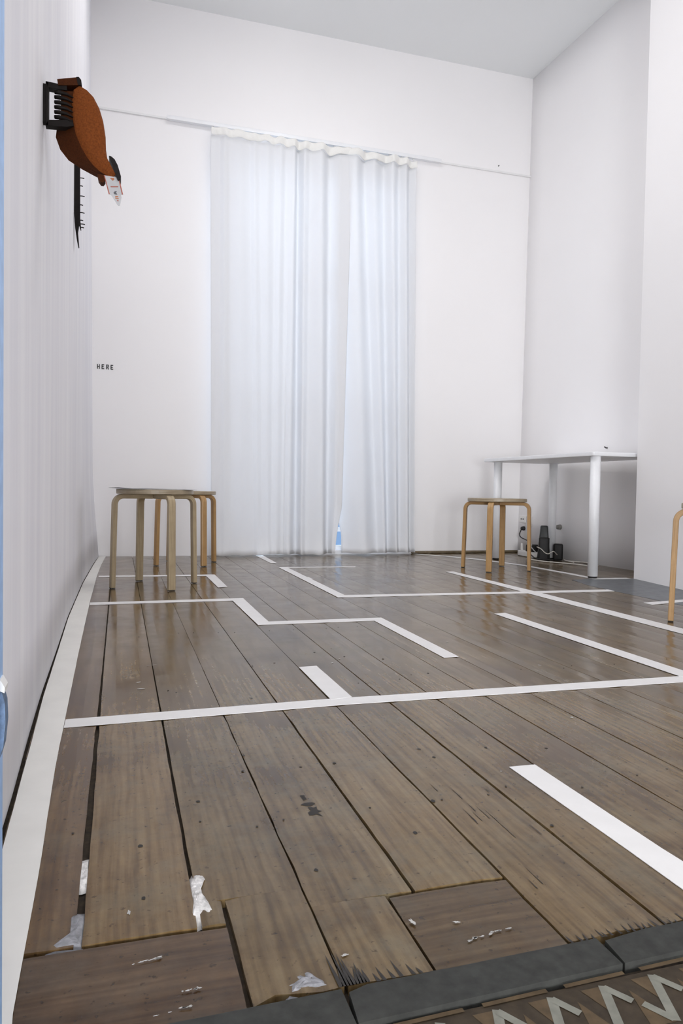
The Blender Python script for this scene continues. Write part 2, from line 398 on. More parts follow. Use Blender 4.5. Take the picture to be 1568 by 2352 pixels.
for k in range(22): splinter(.468+.0085*k+random.uniform(-.003, .003), YF(.5)-.001, random.uniform(.006, .020), .0016, random.uniform(-.002, .002))
for k in range(14): splinter(.535+random.uniform(-.06, .045), .80+random.uniform(-.10, .28), random.uniform(.02, .06), .0007, 0)
mb.build('knot', NAIL, floor)
mb = MB()
for cx, cy, rx, ry, rot in ((.375, .690, .017, .0018, .14), (.402, .695, .012, .0014, .05), (.362, .722, .004, .0018, -.2), (.315, .735, .0028, .006, .3), (.565, 1.915, .007, .0025, .9), (.60, 1.96, .004, .002, .4), (.048, 1.83, .006, .004, 0), (.052, 1.77, .007, .004, 0),
                        (.225, .70, .004, .0015, .1), (.03, .745, .014, .0014, .1), (.07, .690, .010, .0012, .1), (.05, .665, .016, .0013, .12), (.013, .836, .002, .004, 0), (.085, 2.0, .012, .002, .1), (.63, 1.10, .0018, .0018, 0), (.93, 1.33, .003, .003, 0), (1.12, 1.76, .004, .004, 0), (1.0, 2.1, .004, .003, 0)):
    if rx < .008: blob(cx, cy, rx, ry, .0006, 14, 0, .45, rot)
    else:
        for k in range(9):
            f = random.uniform(-1, 1); blob(cx+f*rx*math.cos(rot), cy+f*rx*math.sin(rot)+random.gauss(0, ry*.5), rx*random.uniform(.08, .22), ry*random.uniform(.4, .9), .0006, 9, 0, .5, rot)
mb.build('scuff', simple('pale scuff mark', (.42, .41, .39), .8), floor)

def lumps(name, M, outline, zmax, seed, parent=floor, n=16, z0=-.008):
    """a small crumbly mound filling a polygon outline"""
    xs = [p[0] for p in outline]; ys = [p[1] for p in outline]
    cx, cy = sum(xs)/len(xs), sum(ys)/len(ys)
    b = MB(); rings = 6; K = len(outline)*4
    ol = []
    for i in range(len(outline)):
        p, q = Vector(outline[i]), Vector(outline[(i+1) % len(outline)])
        for t in range(4):
            w = p.lerp(q, t/4); w += (w-Vector((cx, cy)))*.12*hsh(w.x*90, w.y*90+seed); ol.append(w)
    vs = []
    for r in range(rings+1):
        s = 1-r/rings
        for w in ol:
            x, y = cx+(w.x-cx)*s, cy+(w.y-cy)*s
            z = z0+(zmax-z0)*min(1, 2.6*(1-s)) + .0022*hsh(x*180, y*180, seed)*(1 if r else 0)
            vs.append((x, y, z))
    fs = [(r*K+k, r*K+(k+1) % K, (r+1)*K+(k+1) % K, (r+1)*K+k) for r in range(rings) for k in range(K)]
    b.add(vs, fs); return b.build(name, M, parent)
lumps('plaster_fill', PLASTER, [(.077, .795), (.082, .84), (.081, .885), (.090, .915), (.104, .915), (.108, .90), (.096, .885), (.098, .85), (.105, .815), (.109, .791)], .0012, 1)
lumps('plaster_fill', PLASTER, [(-.047, .905), (-.045, .985), (-.033, .985), (-.032, .905)], -.001, 2)
lumps('filler', GREYFILL, [(-.075, .783), (-.055, .793), (-.045, .80), (-.048, .862), (-.030, .862), (-.030, .783)], .0008, 3)
lumps('plaster_fill', GREYFILL, [(.150, .654), (.154, .675), (.170, .690), (.187, .690), (.200, .672), (.205, .657)], .0006, 4)
# threshold stone strip with two joints
for nm, (xa, xb) in zip((0, 1, 2), ((-.3, .2065), (.2085, .494), (.497, 1.2))):
    mb = MB()
    lo = lambda x: .6035+.022*(x-.2); hi = lambda x: YF(x)-.002
    n = 12
    top = [(xa+(xb-xa)*k/n, hi(xa+(xb-xa)*k/n)+.0012*hsh(k*3.1, nm*9)) for k in range(n+1)]
    bot = [(xa+(xb-xa)*k/n, lo(xa+(xb-xa)*k/n)) for k in range(n+1)]
    if nm > 0: top[0] = (xa+.004, top[0][1]-.006)
    mb.prism(top + bot[::-1], lambda x, y, z: (x, y, z), (-.012, .0014))
    struct(mb.build('threshold_stone', STONE), ('grey stone threshold strip, left piece', 'grey stone threshold strip, middle piece', 'grey stone threshold strip, right piece')[nm])
# hall mosaic tiles: zigzag of pale pieces over dark and tan triangles
mb = MB(); mb.box(-1.2, 2.25, -3.65, .60, -.05, -.004, 0)
def quad(pts, mi, z=-.0036): mb.add([(x, y, z) for x, y in pts], [(0, 1, 2, 3) if len(pts) == 4 else (0, 1, 2)], mi)
def stroke(p, q, w, mi, z):
    p, q = Vector(p), Vector(q); t = (q-p).normalized(); nrm = Vector((-t.y, t.x))*w/2
    quad([p+nrm, q+nrm, q-nrm, p-nrm], mi, z)
for x in range(-6, 26):
    xx = -.30+x*.0585
    yt = .600+.012*(xx-.5)
    for r in range(0, 5):
        y1 = yt-.006-r*.068; y0 = y1-.060
        c = random.choice
        quad([(xx+.006, y0), (xx+.034, y0), (xx+.018, y1-.012)], 1)
        quad([(xx+.030, y1), (xx+.052, y1), (xx+.042, y0+.022)], 1)
        stroke((xx-.003, y1-.001), (xx-.026, y0), .0095, 2, -.0033)
        if (x+r) % 5: stroke((xx-.004, y1-.003), (xx+.011, y1-.027), .0085, 2, -.0031)
        if (x+r) % 2 == 0: stroke((xx-.026, y0+.002), (xx-.040, y0+.027), .0085, 2, -.0031)
for k in range(24):
    xa = -.3+k*.09; quad([(xa, .5985+.022*(xa-.2)-.004), (xa+.07, .5985+.022*(xa-.13)-.004), (xa+.07, .5985+.022*(xa-.13)+.001), (xa, .5985+.022*(xa-.2)+.001)], 1, -.0030)
struct(mb.build('floor_hall', [TILE_D, TILE_T, TILE_L]), 'brown hall tiles with a pale zigzag pattern')
# slate hearth let into the floor before the chimney breast
mb = MB()
poly = [(2.345, 2.10), (2.345, 2.58), (2.342, 2.76), (2.338, 3.0), (2.345, 3.25), (2.40, 3.47), (2.56, 3.50), (2.80, 3.47), (2.73, 2.98), (2.58, 2.10)]
mb.prism(poly, lambda x, y, z: (x, y, z), (-.001, .0008))
random.seed(12)
for k in range(14):
    cx, cy = 2.44+random.random()*.2, 2.8+random.random()*.5; a = random.uniform(0, 3.1); L = random.uniform(.006, .03)
    stroke_ = [(cx-math.cos(a)*L, cy-math.sin(a)*L), (cx+math.cos(a)*L, cy+math.sin(a)*L)]
    mb.add([(stroke_[0][0], stroke_[0][1], .0010), (stroke_[1][0], stroke_[1][1], .0010), (stroke_[1][0]+.006, stroke_[1][1]+.004, .0010), (stroke_[0][0]+.004, stroke_[0][1]+.005, .0010)], [(0, 1, 2, 3)], 1)
struct(mb.build('hearth_slab', [HEARTH, simple('pale scuff', (.30, .31, .32), .7)]), 'grey slate hearth in the floor before the chimney breast')

# ------------------------------------------------------------------ tape strips on the floor
GT = 'white tape lines on the floor'
def tape(label, pts, M=TAPE, z=.0009, th=.0005):
    b = MB(); n = len(pts)
    out = []
    for i in range(n):                       # slight torn wobble on long sides
        p, q = Vector(pts[i]), Vector(pts[(i+1) % n]); L = (q-p).length; k = max(1, int(L/.05))
        nr = Vector((-(q-p).y, (q-p).x)).normalized()
        for t in range(k):
            w = p.lerp(q, t/k)
            if t: w += nr*.0007*hsh(w.x*40, w.y*40)
            out.append((w.x, w.y))
    b.prism(out, lambda x, y, zz: (x, y, zz), (z-.0004, z+th))
    tag(b.build('tape_strip', M), label, 'tape', GT)
L_in = [(.60, -.080), (.7, -.089), (.947, -.092), (1.303, -.101), (1.523, -.103), (2.191, -.109), (3.12, -.1135), (4.045, -.112), (4.6, -.103), (5.14, -.087)]
L_out = [(.60, -.140), (1.0, -.1430), (1.46, -.1535), (1.757, -.1615), (2.2, -.1665), (2.78, -.1735), (3.75, -.1675), (4.6, -.148), (5.14, -.131)]
tape('long yellowish white tape strip along the foot of the left wall', [(x, y) for y, x in L_in] + [(x, y) for y, x in L_out[::-1]], TAPEY)
tape('longest white tape line crossing the room nearest the camera, past the short stub', [(-.102, 1.516), (.492, 1.532), (1.0, 1.521), (1.50, 1.510), (1.50, 1.564), (1.0, 1.572), (.462, 1.583), (-.102, 1.569)])
tape('short stub of white tape standing up from the longest cross line', [(.463, 1.575), (.463, 1.885), (.513, 1.888), (.516, 1.585)], z=.0013)
tape('white cross line in front of the two stools by the left wall', [(-.111, 3.062), (.46, 3.071), (.515, 3.130), (-.112, 3.124)])
tape('white tape strip running towards the camera from the stools\' front cross line', [(.466, 2.505), (.460, 3.075), (.515, 3.130), (.514, 2.520)], z=.0013)
tape('white cross line in the middle of the floor joining two lengthwise strips', [(.466, 2.505), (.901, 2.502), (.940, 2.556), (.514, 2.561)])
tape('white tape strip ending free in the middle of the floor, from the middle cross line', [(.895, 1.898), (.943, 1.903), (.942, 2.555), (.895, 2.545)], z=.0013)
tape('white cross line running under the nearer left stool', [(-.103, 3.986), (.449, 3.957), (.501, 4.012), (-.102, 4.043)])
tape('short white tape strip at the right end of the line under the left stool', [(.453, 3.488), (.449, 3.96), (.501, 4.012), (.500, 3.500)], z=.0013)
tape('short white tape strip coming out from under the left curtain', [(.926, 4.573), (.925, 5.10), (.978, 5.11), (.966, 4.568)])
tape('thin white cross line nearest the curtains', [(.924, 4.285), (1.397, 4.263), (1.409, 4.299), (.924, 4.334)])
tape('white lengthwise strip running towards the camera from the line nearest the curtains', [(.928, 3.075), (.924, 4.330), (.975, 4.300), (.978, 3.10)], z=.0013)
tape('small torn scrap of tape stuck beside the middle lengthwise strip', [(.962, 3.79), (.982, 3.81), (.985, 3.72), (.965, 3.71)], z=.0016)
tape('white cross line ending at the grey hearth', [(.928, 3.075), (1.3, 3.062), (1.9, 3.035), (2.335, 3.022), (2.345, 3.085), (1.902, 3.097), (1.3, 3.12), (.975, 3.137)])
tape('long white lengthwise strip from the right stool out of frame', [(1.854, 3.934), (1.862, 3.344), (1.857, 3.0), (1.862, 2.04), (1.86, 1.5), (1.93, 1.5), (1.934, 2.12), (1.929, 3.07), (1.907, 3.949)], z=.0014)
tape('white lengthwise strip meeting the right end of the longest cross line', [(1.412, 2.547), (1.420, 1.56), (1.475, 1.56), (1.466, 2.557)], z=.0013)
tape('thick white tape strip at the lower right, nearest the camera', [(.653, 1.113), (.658, .811), (.658, .70), (.712, .69), (.706, .80), (.703, 1.111)])
tape('thin white tape line passing under the table towards its front leg', [(2.13, 5.10), (2.29, 4.86), (2.42, 4.60), (2.52, 4.20), (2.545, 3.77), (2.545, 3.47), (2.78, 3.455), (2.78, 3.50), (2.59, 3.515), (2.587, 3.77), (2.565, 4.22), (2.47, 4.62), (2.33, 4.88), (2.165, 5.10)])
tape('short white tape line on the grey hearth at the right edge of the picture', [(2.22, 2.62), (2.60, 2.70), (2.60, 2.745), (2.22, 2.675)])

# ------------------------------------------------------------------ curtains, track
def fold_curve(pts):
    """pts: (x, depth) control points -> smooth sampled function of u 0..1 by index"""
    n = len(pts)-1
    def f(u):
        t = u*n; i = min(int(t), n-1); t -= i
        a, b = pts[i], pts[i+1]; s = t*t*(3-2*t)
        return a[0]+(b[0]-a[0])*t, a[1]+(b[1]-a[1])*s
    return f
def curtain(label, XT, XB, D, hem_z, seed, edge=0):
    XT = [x*1.0095 for x in XT]; XB = [x*1.0095 for x in XB]
    root = empty('curtain', ((XT[0]+XT[-1])/2, 5.05, 0)); loc = Vector(root.location)
    tag(root, label, 'curtain', 'white curtains on the back wall')
    zt, ztop = 2.386, 2.872
    N_ = len(XT)-1; nu, nv = N_*10, 70
    fT, fB = fold_curve(list(zip(XT, D))), fold_curve(list(zip(XB, D)))
    def P(u, v):
        z = ztop*(1-v) + hem_z*v
        k = (zt-z)/(zt-.239); k = max(-.16, min(1.06, k))
        xt, d = fT(u); xb, _ = fB(u); x = xt+(xb-xt)*k
        if edge > 0 and z < .34 and u > .9: x -= .048*(1-z/.34)**.7*(u-.9)/.1
        if edge < 0 and z < .40 and u < .11: x += .055*min(1, 1.6*(1-z/.40))*(1-u/.11)
        if edge > 0 and u < .62: d *= 1-.4*max(0, k)
        y = 5.052 + d*(1.45+.15*k) + .003*hsh(x*9, z*1.3, seed)
        if z < .16:                                   # cloth breaks a little where it meets the floor
            q = (1-z/.16)**2
            y -= q*(.020+.030*hsh(x*7, seed*3.1)); z += q*(.011*hsh(x*16, seed) + .005)
            x += q*.010*hsh(x*13, seed+5)
        return Vector((x, y, max(z, .006)))-loc
    b = MB(); b.grid(lambda u, v: P(u, v), nu, nv); o = b.build('curtain_cloth', CLOTH, root); solid(o, .0012)
    # ruffled heading tape
    b = MB()
    x0, x1 = XT[0]-.004, XT[-1]+.006; sd = seed
    def H(u, v):
        x, d = fT(u); x = x + (XT[0]-x)*0
        hang = .007*(.5+.5*math.sin(x*62+sd)) + .030*max(0, hsh(x*9, sd)-.12)
        zz = 2.938 - hang - v*(.054+.016*hsh(x*14, sd+4))
        y = 5.064 + .9*d - .004*math.sin(v*math.pi) + .010*hsh(x*23, v*1.2, sd)
        return Vector((x+.006*hsh(x*19, v*2, sd+9), y, zz))-loc
    b.grid(H, nu, 8); o = b.build('heading_tape', HEAD, root); solid(o, .0015)
    # gliders up to the track
    n = max(4, int((x1-x0)/.085))
    for k in range(n):
        x = x0+.02+(x1-x0-.04)*k/(n-1)
        b = MB(); b.box(x-.004-loc.x, x+.004-loc.x, 5.118-loc.y, 5.126-loc.y, 2.91, 2.956); b.build('glider', WHITEP, root)
    return root
r_, v_ = 0.0, .028
LT = [.575, .601, .633, .668, .704, .772, .844, .875, .911, .96, 1.012, 1.049, 1.089, 1.145, 1.185, 1.223, 1.264, 1.343, 1.417, 1.488, 1.560]
LB = [.601, .621, .657, .69, .738, .805, .89, .921, .952, .989, 1.02, 1.051, 1.092, 1.139, 1.206, 1.234, 1.273, 1.379, 1.441, 1.487, 1.530]
LD = [.020, .021, .018, .006, .016, .006, .018, .008, .016, .004, .018, .006, .022, .004, .046, .006, .022, -.006, .046, .010, .004]
RT = [1.470, 1.602, 1.694, 1.751, 1.834, 1.885, 1.943, 1.987, 2.032, 2.073]
RB = [1.488, 1.692, 1.814, 1.862, 1.906, 1.948, 1.989, 2.041, 2.083, 2.107]
RD = [.034, -.008, .044, .010, .046, .0, .034, .004, .044, .020]
curtain('wide white curtain hanging left of the slit between the two curtains', LT, LB, LD, .004, 1.7, 1)
curtain('narrower white curtain hanging right of the slit, its right edge on bare wall', RT, RB, RD, .010, 4.2, -1)
mb = MB()
mb.box(.287, 2.298, 5.108, YB-.001, 2.957, 2.974, 0, .003)
mb.box(.287, 2.298, 5.104, 5.112, 2.951, 2.977, 0, .002)
tag(mb.build('curtain_track', WHITEM), 'long white curtain track fixed over the curtains', 'curtain track')

# ------------------------------------------------------------------ HERE lettering
let = empty('wall_lettering', (-.150, YB-.001, 1.257))
tag(let, 'small black letters HERE on the back wall near the left corner', 'lettering')
glyph = {
 'H': [[(0, 0), (.006, 0), (.006, .034), (0, .034)], [(.014, 0), (.020, 0), (.020, .034), (.014, .034)], [(.006, .014), (.014, .014), (.014, .020), (.006, .020)]],
 'E': [[(0, 0), (.006, 0), (.006, .034), (0, .034)], [(.006, 0), (.019, 0), (.019, .006), (.006, .006)], [(.006, .028), (.019, .028), (.019, .034), (.006, .034)], [(.006, .014), (.016, .014), (.016, .0195), (.006, .0195)]],
 'R': [[(0, 0), (.006, 0), (.006, .034), (0, .034)], [(.006, .028), (.015, .028), (.017, .034), (.006, .034)], [(.015, .028), (.019, .026), (.020, .030), (.017, .034)], [(.014, .020), (.020, .020), (.020, .030), (.015, .028), (.014, .026)], [(.006, .014), (.017, .014), (.020, .020), (.006, .020)], [(.009, .014), (.015, 0), (.0215, 0), (.0155, .014)]],
}
for k, ch in enumerate('HERE'):
    b = MB()
    for pg in glyph[ch]: b.prism([(x*.86+k*.0287, z*.92) for x, z in pg], lambda x, z, y: (x, y, z), (-.0008, .0005))
    b.build('letter', INK, let)

# ------------------------------------------------------------------ stools
def leg_mesh(ang, M):
    """bent laminated leg: radial profile under the seat, bend, then down to a slightly splayed foot"""
    t, w = .0205, .034; RO, zt = .207, .4185                    # outer radius, top of the horizontal part
    br = .047; outer, inner = [], []
    outer.append((.019, zt)); inner.append((.019, zt-t))
    for k in range(9):
        a = math.pi/2*k/8
        cx, cz = RO-br, zt-br
        outer.append((cx+br*math.sin(a), cz+br*math.cos(a))); inner.append((cx+(br-t)*math.sin(a), cz+(br-t)*math.cos(a)))
    n = 8
    for k in range(1, n+1):
        f = k/n; z = (zt-br)*(1-f)+.004*f; outer.append((RO+.008*f, z)); inner.append((RO-t+.008*f, z))
    b = MB(); ca, sa = math.cos(ang), math.sin(ang); ch = .003
    def pt(r, z, s): return (r*ca - s*sa, r*sa + s*ca, z)
    L = 0; vs, uv = [], []
    for i, (o, q) in enumerate(zip(outer, inner)):
        if i: L += math.hypot(outer[i][0]-outer[i-1][0], outer[i][1]-outer[i-1][1])
        dv = Vector((q[0]-o[0], q[1]-o[1])).normalized()*ch*.6
        sec = [(o, -w/2+ch), (o, w/2-ch), ((o[0]+dv.x, o[1]+dv.y), w/2), ((q[0]-dv.x, q[1]-dv.y), w/2), (q, w/2-ch), (q, -w/2+ch), ((q[0]-dv.x, q[1]-dv.y), -w/2), ((o[0]+dv.x, o[1]+dv.y), -w/2)]
        vv = [-.01, .02, .03, .05, .055, .085, .09, .11]
        for (p, s), c in zip(sec, vv): vs.append(pt(p[0], p[1], s)); uv.append((L, c))
    m_ = len(outer); fs = [(i*8+k, i*8+(k+1) % 8, (i+1)*8+(k+1) % 8, (i+1)*8+k) for i in range(m_-1) for k in range(8)]
    fs += [tuple(range(7, -1, -1)), tuple((m_-1)*8+k for k in range(8))]
    b.add(vs, fs, 0, uv)
    o, q = outer[-1], inner[-1]
    fp = [pt(o[0]-.001, .0045, -w/2+.002), pt(o[0]-.001, .0045, w/2-.002), pt(q[0]+.001, .0045, w/2-.002), pt(q[0]+.001, .0045, -w/2+.002)]
    fp += [(x, y, .0002) for x, y, z in fp]
    b.add(fp, [(0, 1, 2, 3), (7, 6, 5, 4), (0, 4, 5, 1), (1, 5, 6, 2), (2, 6, 7, 3), (3, 7, 4, 0)], 1)
    return b.build('leg', [M, FOOT])
def seat_mesh(M):
    b = MB(); R_, z0, z1, K = .180, .4192, .440, 64; vs, uv = [], []
    prof = [(0, z0), (R_-.003, z0), (R_-.0008, z0+.0008), (R_, z0+.003), (R_, z1-.003), (R_-.0008, z1-.0008), (R_-.003, z1), (0, z1)]
    for r, z in prof:
        for k in range(K):
            a = 2*math.pi*k/K; vs.append((r*math.cos(a), r*math.sin(a), z))
            uv.append((a*R_, z*1.6) if r > R_-.0005 else (r*math.cos(a), r*math.sin(a)))
    fs = [(i*K+k, i*K+(k+1) % K, (i+1)*K+(k+1) % K, (i+1)*K+k) for i in range(len(prof)-1) for k in range(K)]
    b.add(vs, fs, 0, uv)
    o = b.build('seat', M)
    for p in o.data.polygons: p.use_smooth = False
    return o
def make_stool(M, SM):
    root = empty('stool')
    s = seat_mesh(SM); s.parent = root
    for k in range(4):
        l = leg_mesh(k*math.pi/2, M); l.parent = root
    return root
GS = 'round birch stools with four bent legs'
def put(root, x, y, rz, h, label):
    root.location = (x, y, .0012); root.rotation_euler = (0, 0, math.radians(rz)); root.scale = (1, 1, h/.440)
    tag(root, label, 'stool', GS)
def dup(root):
    r = root.copy(); COL.objects.link(r)
    for c in list(root.children):
        d = c.copy(); COL.objects.link(d); d.parent = r
    return r
sA = make_stool(BIRCHG, SEATE); sB = make_stool(BIRCH, SEATE); sC = dup(sB); sD = dup(sB)
put(sA, .164, 3.605, 19, .463, 'greyish birch stool by the left wall with a paper sheet on its seat')
put(sB, .398, 4.610, 26, .453, 'birch stool standing behind the paper-topped stool, left of the curtains')
put(sC, 2.238, 4.035, 50, .440, 'birch stool in front of the white table')
put(sD, 2.155, 2.125, 138, .450, 'birch stool cut off by the right edge of the picture')

# sheet of paper lying on the nearer left stool
mb = MB()
def sheet(u, v):
    a = math.radians(12); x, y = (u-.5)*.36, (v-.5)*.23
    z = .0012 + .004*max(0, -u+.18)/.18
    d = ((u-.74)/.10)**2 + (v/.12)**2
    z -= 0
    return (.150+x*math.cos(a)-y*math.sin(a), 3.585+x*math.sin(a)+y*math.cos(a)-.025, .4645+z+.0012*(1+math.sin(u*5))*(1-v))
mb.grid(sheet, 24, 14)
o = mb.build('paper_sheet', PAPER); solid(o, .0006, 1)
tag(o, 'thin dark grey sheet lying on the nearer left stool, overhanging its seat', 'paper')

# ------------------------------------------------------------------ table
tb = empty('table', (2.80, 4.10, 0)); tag(tb, 'white table on four round white legs in the alcove on the right', 'table')
TL = Vector((2.80, 4.10, 0))
A, Bp = Vector((2.530, 3.490)), Vector((2.490, 4.700)); Cp, Dp = Vector((3.044, 4.700)), Vector((3.046, 3.510))
mb = MB()
def rounded(poly, r, seg=5):
    out = []
    n = len(poly)
    for i in range(n):
        p0, p, p1 = poly[i-1], poly[i], poly[(i+1) % n]
        a, c = (p0-p).normalized(), (p1-p).normalized()
        for k in range(seg+1):
            t = k/seg; q0, q1 = p+a*r, p+c*r
            out.append((1-t)**2*q0 + 2*t*(1-t)*p + t*t*q1)
    return out
ol = rounded([A, Bp, Cp, Dp], .018); n = len(ol); zt, zb = .716, .692
cen = sum(ol, Vector((0, 0)))/n
rings = [(0.008, zb), (.002, zb+.0015), (0, zb+.006), (0, zt-.006), (.002, zt-.0015), (.008, zt)]
vs = []
for ins, z in rings:
    for p in ol:
        q = p+(cen-p).normalized()*ins; vs.append((q.x-TL.x, q.y-TL.y, z))
fs = [(i*n+k, i*n+(k+1) % n, (i+1)*n+(k+1) % n, (i+1)*n+k) for i in range(len(rings)-1) for k in range(n)] + [tuple(range(n-1, -1, -1)), tuple((len(rings)-1)*n+k for k in range(n))]
mb.add(vs, fs); mb.build('tabletop', WHITEM, tb)
for (x, y) in ((2.570, 3.522), (2.562, 4.615), (2.992, 4.585), (3.0, 3.56)):
    b = MB(); x -= TL.x; y -= TL.y
    b.tube([(x, y, .012), (x, y, .69)], .0285, 24)
    b.tube([(x, y, .689), (x, y, .6915)], .040 if y > .2 else .029, 24)
    lg = b.build('leg', WHITEM, tb)
    b = MB(); b.tube([(x, y, .0018), (x, y, .012)], .025, 20); b.build('foot', BLACKP, lg)

# ------------------------------------------------------------------ cable corner under the table
def boxthing(name, label, cat, x, y, z, sx, sy, sz, M, rz=0, bev=.004, taper=0, lean=0):
    bm = bmesh.new(); bmesh.ops.create_cube(bm, size=1)
    for v in bm.verts:
        k = 1-taper*(v.co.z+.5); v.co = Vector((v.co.x*sx*k + lean*(v.co.z+.5), v.co.y*sy*k, (v.co.z+.5)*sz))
    bmesh.ops.bevel(bm, geom=bm.edges[:], offset=bev, segments=3, affect='EDGES', profile=.5)
    b = MB(); b.bm(bm, 0, True); o = b.build(name, M); o.location = (x, y, z); o.rotation_euler = (0, 0, math.radians(rz))
    tag(o, label, cat); return o
ps = boxthing('power_strip', 'white power strip on the floor behind the right stool', 'power strip', 2.925, 4.755, .0016, .052, .30, .040, WHITEP, -3)
for yy in (-.04, .05):
    b = MB(); b.tube([(0, yy, .0395), (0, yy, .0408)], .018, 18); b.build('socket', GREYP, ps)
boxthing('power_adapter', 'black power adapter plugged on top of the white power strip', 'adapter', 2.938, 4.755, .0420, .085, .055, .052, BLACKP, -35, .006)
boxthing('plug', 'thin pale plug standing on the far end of the power strip', 'plug', 2.915, 4.862, .0420, .016, .022, .055, WHITEP, 0, .004, .3)
rt_ = boxthing('router', 'tall dark grey router standing upright beside the table leg', 'router', 2.893, 4.530, .0018, .090, .085, .245, GREYP, -30, .008, .45)
b = MB(); b.box(-.010, .036, -.055, -.046, .012, .16, 0, .003); b.build('front_panel', BLACKP, rt_)
boxthing('power_adapter', 'black adapter block standing in front of the tall router', 'adapter', 2.850, 4.462, .0018, .068, .030, .165, BLACKP, -28, .010)
boxthing('power_adapter', 'black rounded adapter standing right of the rear table leg by the wall', 'adapter', 2.985, 4.490, .0018, .066, .05, .118, BLACKP, -33, .012)
# wall fittings
sw = boxthing('switch_box', 'small white switch box on the alcove wall above the power strip', 'switch', awx(4.98, .25)-.007, 4.985, .215, .014, .060, .080, WHITEP, 2, .003)
ot = empty('wall_socket', (awx(5.10, .25)-.0010, 5.085, .262)); tag(ot, 'white wall socket with two dark holes in the corner behind the stool leg', 'socket')
b = MB(); b.box(-.006, .003, -.045, .045, -.02, .032, 0, .002); b.build('socket_plate', WHITEP, ot)
for yy in (-.014, .016):
    b = MB(); b.tube([(-.0075, yy, .008), (-.004, yy, .008)], .006, 12); b.build('hole', BLACKP, ot)
pl = empty('plug', (awx(5.07, .2)-.002, 5.065, .196)); tag(pl, 'black plug in the corner below the wall socket', 'plug')
b = MB(); b.tube([(-.024, 0, 0), (-.004, 0, 0), (.003, 0, 0)], [.013, .018, .016], 16); b.build('plug_body', BLACKP, pl)
gp = empty('plug', (awx(4.60, .22)-.0005, 4.600, .232)); tag(gp, 'round grey plug on the alcove wall right of the rear table leg', 'plug')
b = MB(); b.tube([(-.026, 0, 0), (-.006, 0, 0), (.003, 0, 0)], [.016, .019, .019], 18); b.build('plug_body', simple('grey plug', (.24, .23, .21), .5), gp)
hk = empty('wall_hook', (awx(4.12, .785)-.0005, 4.12, .785)); tag(hk, 'tiny black hook on the alcove wall just above the table', 'hook')
b = MB(); b.tube([(.002, 0, 0), (-.012, 0, 0), (-.018, .002, .004), (-.018, .002, .010)], .004, 8); b.build('hook_pin', BLACKP, hk)
nl = empty('nail', (2.80, YB-.0005, 3.015)); tag(nl, 'tiny nail in the back wall above the picture rail', 'nail')
b = MB(); b.tube([(0, .002, 0), (0, -.008, .001)], .0035, 8); b.build('nail_head', GREYP, nl)
def spline(pts, k=8):
    P_ = [Vector(p) for p in pts]; P_ = [P_[0]]+P_+[P_[-1]]; out = []
    for i in range(1, len(P_)-2):
        for t in range(k):
            t /= k; a, b_, c, d_ = P_[i-1:i+3]
            out.append(.5*((2*b_)+(c-a)*t+(2*a-5*b_+4*c-d_)*t*t+(3*b_-a-3*c+d_)*t**3))
    return out+[P_[-2]]
def cable(label, pts, r, M):
    b = MB(); b.tube(spline(pts), r, 8); tag(b.build('cable', M), label, 'cable', 'cables tangled under the table')
cable('cream cable running on the floor from the power strip to the front table leg', [(2.925, 4.60, .020), (2.805, 4.56, .007), (2.80, 4.42, .006), (2.86, 4.30, .006), (2.925, 4.16, .006), (2.935, 4.05, .006), (2.945, 3.99, .006)], .0042, CABLE)
cable('cream cable looping on the floor along the foot of the alcove wall', [(2.985, 4.41, .006), (3.02, 4.36, .006), (3.055, 4.28, .007), (3.05, 4.18, .006), (3.035, 4.10, .006)], .0038, CABLE)
cable('short cream cable crossing between the two floor cables', [(2.975, 4.40, .016), (2.955, 4.35, .0145), (2.93, 4.25, .0145), (2.915, 4.20, .016)], .0036, CABLE)
cable('thin white cord draped in a wave over the black adapter', [(2.800, 4.47, .100), (2.815, 4.44, .088), (2.84, 4.428, .062), (2.862, 4.420, .055), (2.88, 4.415, .066), (2.905, 4.42, .070), (2.945, 4.44, .045)], .0032, CABLE)
cable('black cord hanging from the corner plug down to the power strip', [(3.03, 5.065, .190), (3.005, 5.05, .15), (2.99, 5.0, .13), (2.965, 4.92, .125), (2.93, 4.80, .118)], .004, BLACKP)
cable('grey cord from the black adapter to the tall router', [(2.895, 4.70, .115), (2.87, 4.65, .10), (2.835, 4.60, .09), (2.815, 4.54, .075), (2.810, 4.50, .06)], .0034, simple('grey cord', (.35, .35, .34), .5))
cable('black cord curling in front of the router base', [(2.90, 4.69, .07), (2.84, 4.63, .05), (2.812, 4.55, .030), (2.80, 4.46, .017), (2.86, 4.40, .016), (2.94, 4.40, .007)], .0045, BLACKP)

# ------------------------------------------------------------------ brown wall sculpture on the left wall
Y0 = 1.74; SC = Y0/1.66
def q(p): return (p[0]*SC, HC+(p[1]-HC)*SC)                       # (x, z) on the plane Y0
art = empty('wall_sculpture', (-.166, Y0+.02, 1.29)); AL = Vector(art.location)
tag(art, 'brown leather-like drop-shaped sculpture on a black wall bracket, high on the left wall', 'sculpture')
face = [(-.098, 1.312), (-.087, 1.322), (-.072, 1.315), (-.059, 1.303), (-.047, 1.281), (-.039, 1.255), (-.034, 1.223), (-.033, 1.196), (-.030, 1.177), (-.022, 1.162), (-.013, 1.147), (-.020, 1.139), (-.029, 1.142), (-.043, 1.148), (-.058, 1.160), (-.071, 1.175), (-.083, 1.195), (-.094, 1.220), (-.100, 1.249), (-.102, 1.285)]
F = [Vector((q(p)[0], 0, q(p)[1])) for p in face]
ztop_, zbot_ = F[1].z, F[11].z
